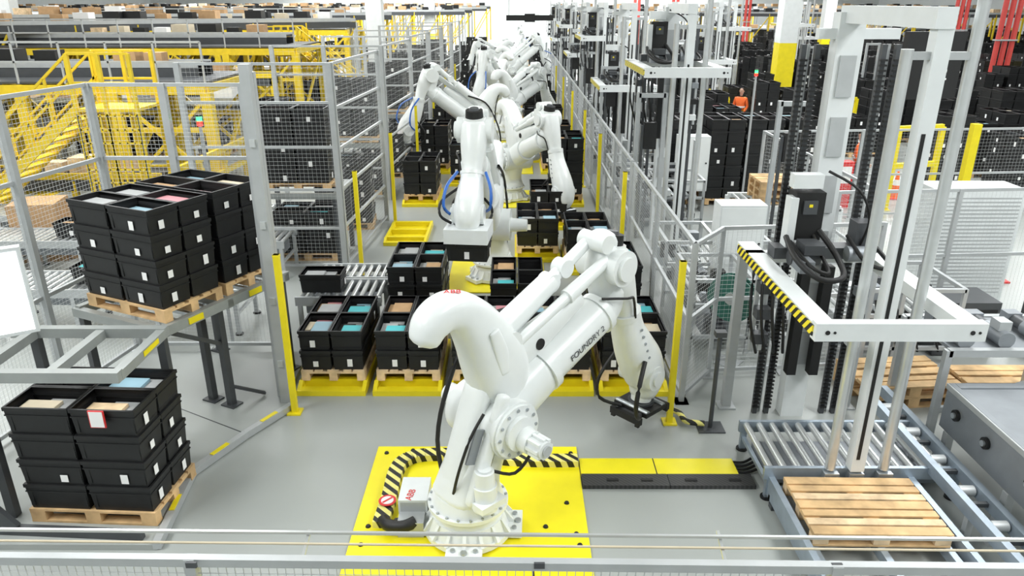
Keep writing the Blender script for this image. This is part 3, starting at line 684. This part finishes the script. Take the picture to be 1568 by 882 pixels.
def longconv(p,q,w=.9,name='sorting_conveyor',dens=.95,legs=True,side=None):
    M=MB(); p=Vector(p);q=Vector(q);d=(q-p);L=d.length;d.normalize();a=Vector((-d.y,d.x,0)); side=side or ALU
    for s_ in(-1,1):
        M.beam(p+a*s_*w/2,q+a*s_*w/2,.06,.14,side); M.beam(p+a*s_*(w/2+.04)-Vector((0,0,.2)),q+a*s_*(w/2+.04)-Vector((0,0,.2)),.04,.24,DGREY)
    M.beam(p,q,w-.06,.05,RUB)
    t=.5
    while t<L-.5:
        if random.random()<dens:
            s=random.uniform(.35,.65); c=p+d*t; M.cb((c.x,c.y,c.z+.03+s*.3),(s*1.1,s*.9,s*.6),random.choice([CARD,CARD,CARD,WOOD2,PAPER,BLACK,BLACK,BLACK,CREAM]))
        t+=random.uniform(.7,1.1)
    if legs:
        n=int(L/2.0)
        for i in range(n+1):
            c=p+d*(L*i/n)
            for s_ in(-1,1): e=c+a*s_*w/2; M.beam((e.x,e.y,0.001),(e.x,e.y,e.z-.1),.12,.12,YELS if i%3 else ALU)
            if i<n: e=c+a*w/2; e2=p+d*(L*(i+1)/n)-a*w/2; M.beam((e.x,e.y,.3),(e2.x,e2.y,e2.z-.3),.08,.08,YELS)
    return put(name,M)
longconv((-32,19.8,3.1),(-8,19.8,3.1),legs=False); longconv((-38,29,3.4),(-8.5,29.4,3.4),legs=False)
longconv((-30,23.2,3.85),(-7,34.0,3.85)); longconv((-34,31,3.95),(-7,44,3.95)); longconv((-45,40,3.7),(-9,40,3.7),legs=False)
longconv((-24,16.6,.9),(-8,16.9,.9),side=YELS); longconv((-26,22.4,1.9),(-8,22.4,1.9)); longconv((-30,25.6,2.3),(-8,25.6,2.3),side=YELS)
longconv((-50,48,3.9),(-4,62,3.9)); longconv((-50,54,3.9),(-4,72,3.9)); longconv((-40,34,1.6),(-9,34,1.6)); longconv((4,78,3.6),(45,66,3.6)); longconv((5,84,3.8),(50,84,3.8)); longconv((-50,86,3.9),(-3,86,3.9))
longconv((-50,70,4),(-5,90,4)); longconv((5,96,3.9),(50,96,3.9)); longconv((-50,100,4),(-3,100,4)); longconv((10,79,2),(50,79,2))
# yellow stairs
def stairs(loc,rz):
    M=MB(); n=13; H=2.6
    for s_ in(-.45,.45):
        M.beam((0,s_,.05),(3.1,s_,H),.05,.18,YELS)
        for z in(.55,1.05): M.beam((0,s_,z),(3.1,s_,H+z),.045,.045,YELS)
        for k in range(7): x=k*.5+.05; M.beam((x,s_,x*.83),(x,s_,x*.83+1.05),.045,.045,YELS)
    for k in range(n): M.box(.1+k*.235,.34+k*.235,-.42,.42,.2+k*.19,.23+k*.19,YELS)
    M.box(3.1,4.3,-.5,.5,H-.06,H,YELS)
    for s_ in(-.48,.48):
        for z in(.5,1.05): M.beam((3.1,s_,H+z),(4.3,s_,H+z),.045,.045,YELS)
        for x in(3.1,3.7,4.3): M.beam((x,s_,0.001),(x,s_,H+1.05),.07,.07,YELS)
    for k in range(9): M.beam((3.1+k*.15,-.5,.3),(3.1+k*.15,-.5,2.5),.03,.03,YELS); M.beam((3.1,-.5,.3+k*.27),(4.3,-.5,.3+k*.27),.03,.03,YELS)
    put('yellow_access_stairs',M,loc,rz)
stairs((-11.8,15.4,0),0); stairs((-5.6,31.6,0),math.pi); stairs((-19,15.4,0),.1)
guardrail('yellow_guard_rail',[(-14,14.9-.3),(-8.4,14.6)],1.1) if False else None
guardrail('yellow_guard_rail',[(-7.3,15.5),(-7.0,22)],1.2)
M=MB(); M.box(-.45,.45,-.4,.4,0.001,.6,CARD); M.box(-.4,.42,-.38,.36,.6,1.1,CARD); M.box(.47,.9,-.3,.3,.001,.5,CARD); M.box(-.05,.0,-.402,-.4,.1,.55,CREAM); put('cardboard_box_pile',M,(-9.0,13.5,0),.2)
# signal lamps
for x,y,z in((-4.05,9.6,0),(-6.1,17.1,0),(5.2,16.4,0)):
    M=MB(); M.cyl((0,0,3.0),(0,0,3.1),.02,ALU); M.cyl((0,0,3.1),(0,0,3.16),.035,LEDR); M.cyl((0,0,3.16),(0,0,3.22),.035,LEDG); M.cyl((0,0,3.22),(0,0,3.24),.04,RUB); M.cyl((0,0,0.001),(0,0,3.0),.025,ALU)
    put('signal_lamp',M,(x,y,z))
M=MB(); M.box(-.9,.9,-.05,.05,3.9,4.1,RUB); M.box(-.2,.2,-.08,.08,3.85,4.15,RUB)
for x in(-.8,.8): M.cyl((x,0,4.1),(x,0,11),.015,ALU)
put('overhead_dark_sign',M,(.6,30,0)) 
M=MB(); M.box(-.35,.35,-.04,.04,3.6,4.3,RUB); M.cyl((0,.0,0.001),(0,.0,3.6),.04,ALU); sg=put('bay_number_sign',M,(4.5,8.3,0),.2); text('02',.2,PAPER,sg,(.1,-.045,3.8),(math.pi/2,0,0),'number')

# ---------------- workers ----------------
def skinobj(name,chains,m,parent,sub=2):
    vs=[];es=[];rs=[];idx={}
    for ch in chains:
        prev=None
        for (p,r) in ch:
            key=tuple(round(c,4) for c in p)
            if key not in idx: idx[key]=len(vs); vs.append(p); rs.append(r)
            i=idx[key]
            if prev is not None and prev!=i: es.append((prev,i))
            prev=i
    me=bpy.data.meshes.new(name); me.from_pydata(vs,es,[]); me.materials.append(m)
    o=bpy.data.objects.new(name,me); SC.collection.objects.link(o); o.parent=parent
    md=o.modifiers.new('skin','SKIN'); 
    for i,r in enumerate(rs):
        sv=me.skin_vertices[0].data[i]; sv.radius=(r if isinstance(r,tuple) else (r,r)); sv.use_root=(i==0)
    md.use_smooth_shade=True
    s=o.modifiers.new('sub','SUBSURF'); s.levels=sub; s.render_levels=sub
    return o
def worker(loc,rz):
    E=bpy.data.objects.new('warehouse_worker',None); SC.collection.objects.link(E); E.location=loc; E.rotation_euler=(0,0,rz)
    skinobj('trousers',[[((0,0,.98),(.16,.11)),((.09,0,.9),.095),((.11,-.02,.5),.065),((.11,.03,.1),.055)],[((0,0,.98),(.16,.11)),((-.09,0,.9),.095),((-.12,.06,.5),.065),((-.12,.12,.1),.055)]],NAVY,E)
    skinobj('hi_vis_jacket',[[((0,0,.95),(.165,.12)),((0,0,1.15),(.155,.11)),((0,0,1.36),(.18,.12)),((0,0,1.47),(.10,.08))],
        [((0,0,1.36),(.18,.12)),((.19,0,1.40),.065),((.25,.02,1.14),.05),((.22,-.16,.98),.04)],[((0,0,1.36),(.18,.12)),((-.19,0,1.40),.065),((-.25,.0,1.14),.05),((-.2,-.18,1.02),.04)]],ORG,E)
    skinobj('head',[[((0,0,1.48),.05),((0,0,1.54),.05),((0,-.01,1.62),(.07,.085)),((0,-.005,1.70),(.075,.09)),((0,0,1.75),(.055,.065))]],SKIN,E)
    skinobj('hair',[[((0,.025,1.64),(.06,.06)),((0,.02,1.72),(.08,.085)),((0,.01,1.775),(.06,.065))]],HAIR,E)
    M=MB()
    for s_ in(-1,1):
        M.cyl((s_*.028,-.088,1.665),(s_*.028,-.095,1.665),.01,HAIR); M.cyl((s_*.076,0,1.65),(s_*.088,.01,1.65),.022,SKIN)
    M.cyl((0,-.085,1.66),(0,-.112,1.63),.01,SKIN,.014); M.cb((0,-.092,1.598),(.045,.006,.01),RED)
    put('face',M,parent=E)
    for s_,(hx,hy,hz) in((1,(.22,-.17,.97)),(-1,(-.2,-.19,1.01))):
        ch=[[((hx,hy,hz),(.028,.02)),((hx,hy-.045,hz-.02),(.038,.016)),((hx,hy-.08,hz-.035),(.038,.014))]]
        skinobj('palm',ch,SKIN,E,1)
        for k,l in enumerate((.06,.075,.07,.055)):
            fx=hx-.028+.019*k
            skinobj('finger',[[((fx,hy-.08,hz-.035),.009),((fx,hy-.08-l*.5,hz-.05),.008),((fx,hy-.08-l*.85,hz-.075),.007)]],SKIN,E,1)
        skinobj('thumb',[[((hx-s_*.03,hy-.035,hz-.02),.011),((hx-s_*.055,hy-.06,hz-.03),.009),((hx-s_*.06,hy-.09,hz-.045),.008)]],SKIN,E,1)
    for s_,y in((.11,.0),(-.12,.09)):
        skinobj('boot',[[((s_,y+.03,.12),.055),((s_,y+.03,.05),.05),((s_,y-.1,.04),(.045,.035)),((s_,y-.16,.035),(.04,.03))]],RUB,E)
    M=MB(); M.cyl((0,0,1.10),(0,0,1.15),.17,PAPER,.17,20)
    o=put('reflective_band',M,parent=E); o.scale=(1,.75,1)
worker((8.25,17.6,.0),math.radians(60)); worker((8.0,26.6,0),math.radians(-40))
# ---------------- camera ----------------
cd=bpy.data.cameras.new('camera'); cam=bpy.data.objects.new('camera',cd); SC.collection.objects.link(cam)
cd.sensor_width=36; cd.lens=25.875; cd.clip_end=400
cam.location=(0,0,4.6); cam.rotation_euler=(math.radians(68.7),0,math.radians(.15)); SC.camera=cam
w=bpy.data.worlds.new('world'); SC.world=w; w.use_nodes=True; w.node_tree.nodes['Background'].inputs[0].default_value=(.8,.85,.9,1); w.node_tree.nodes['Background'].inputs[1].default_value=.3
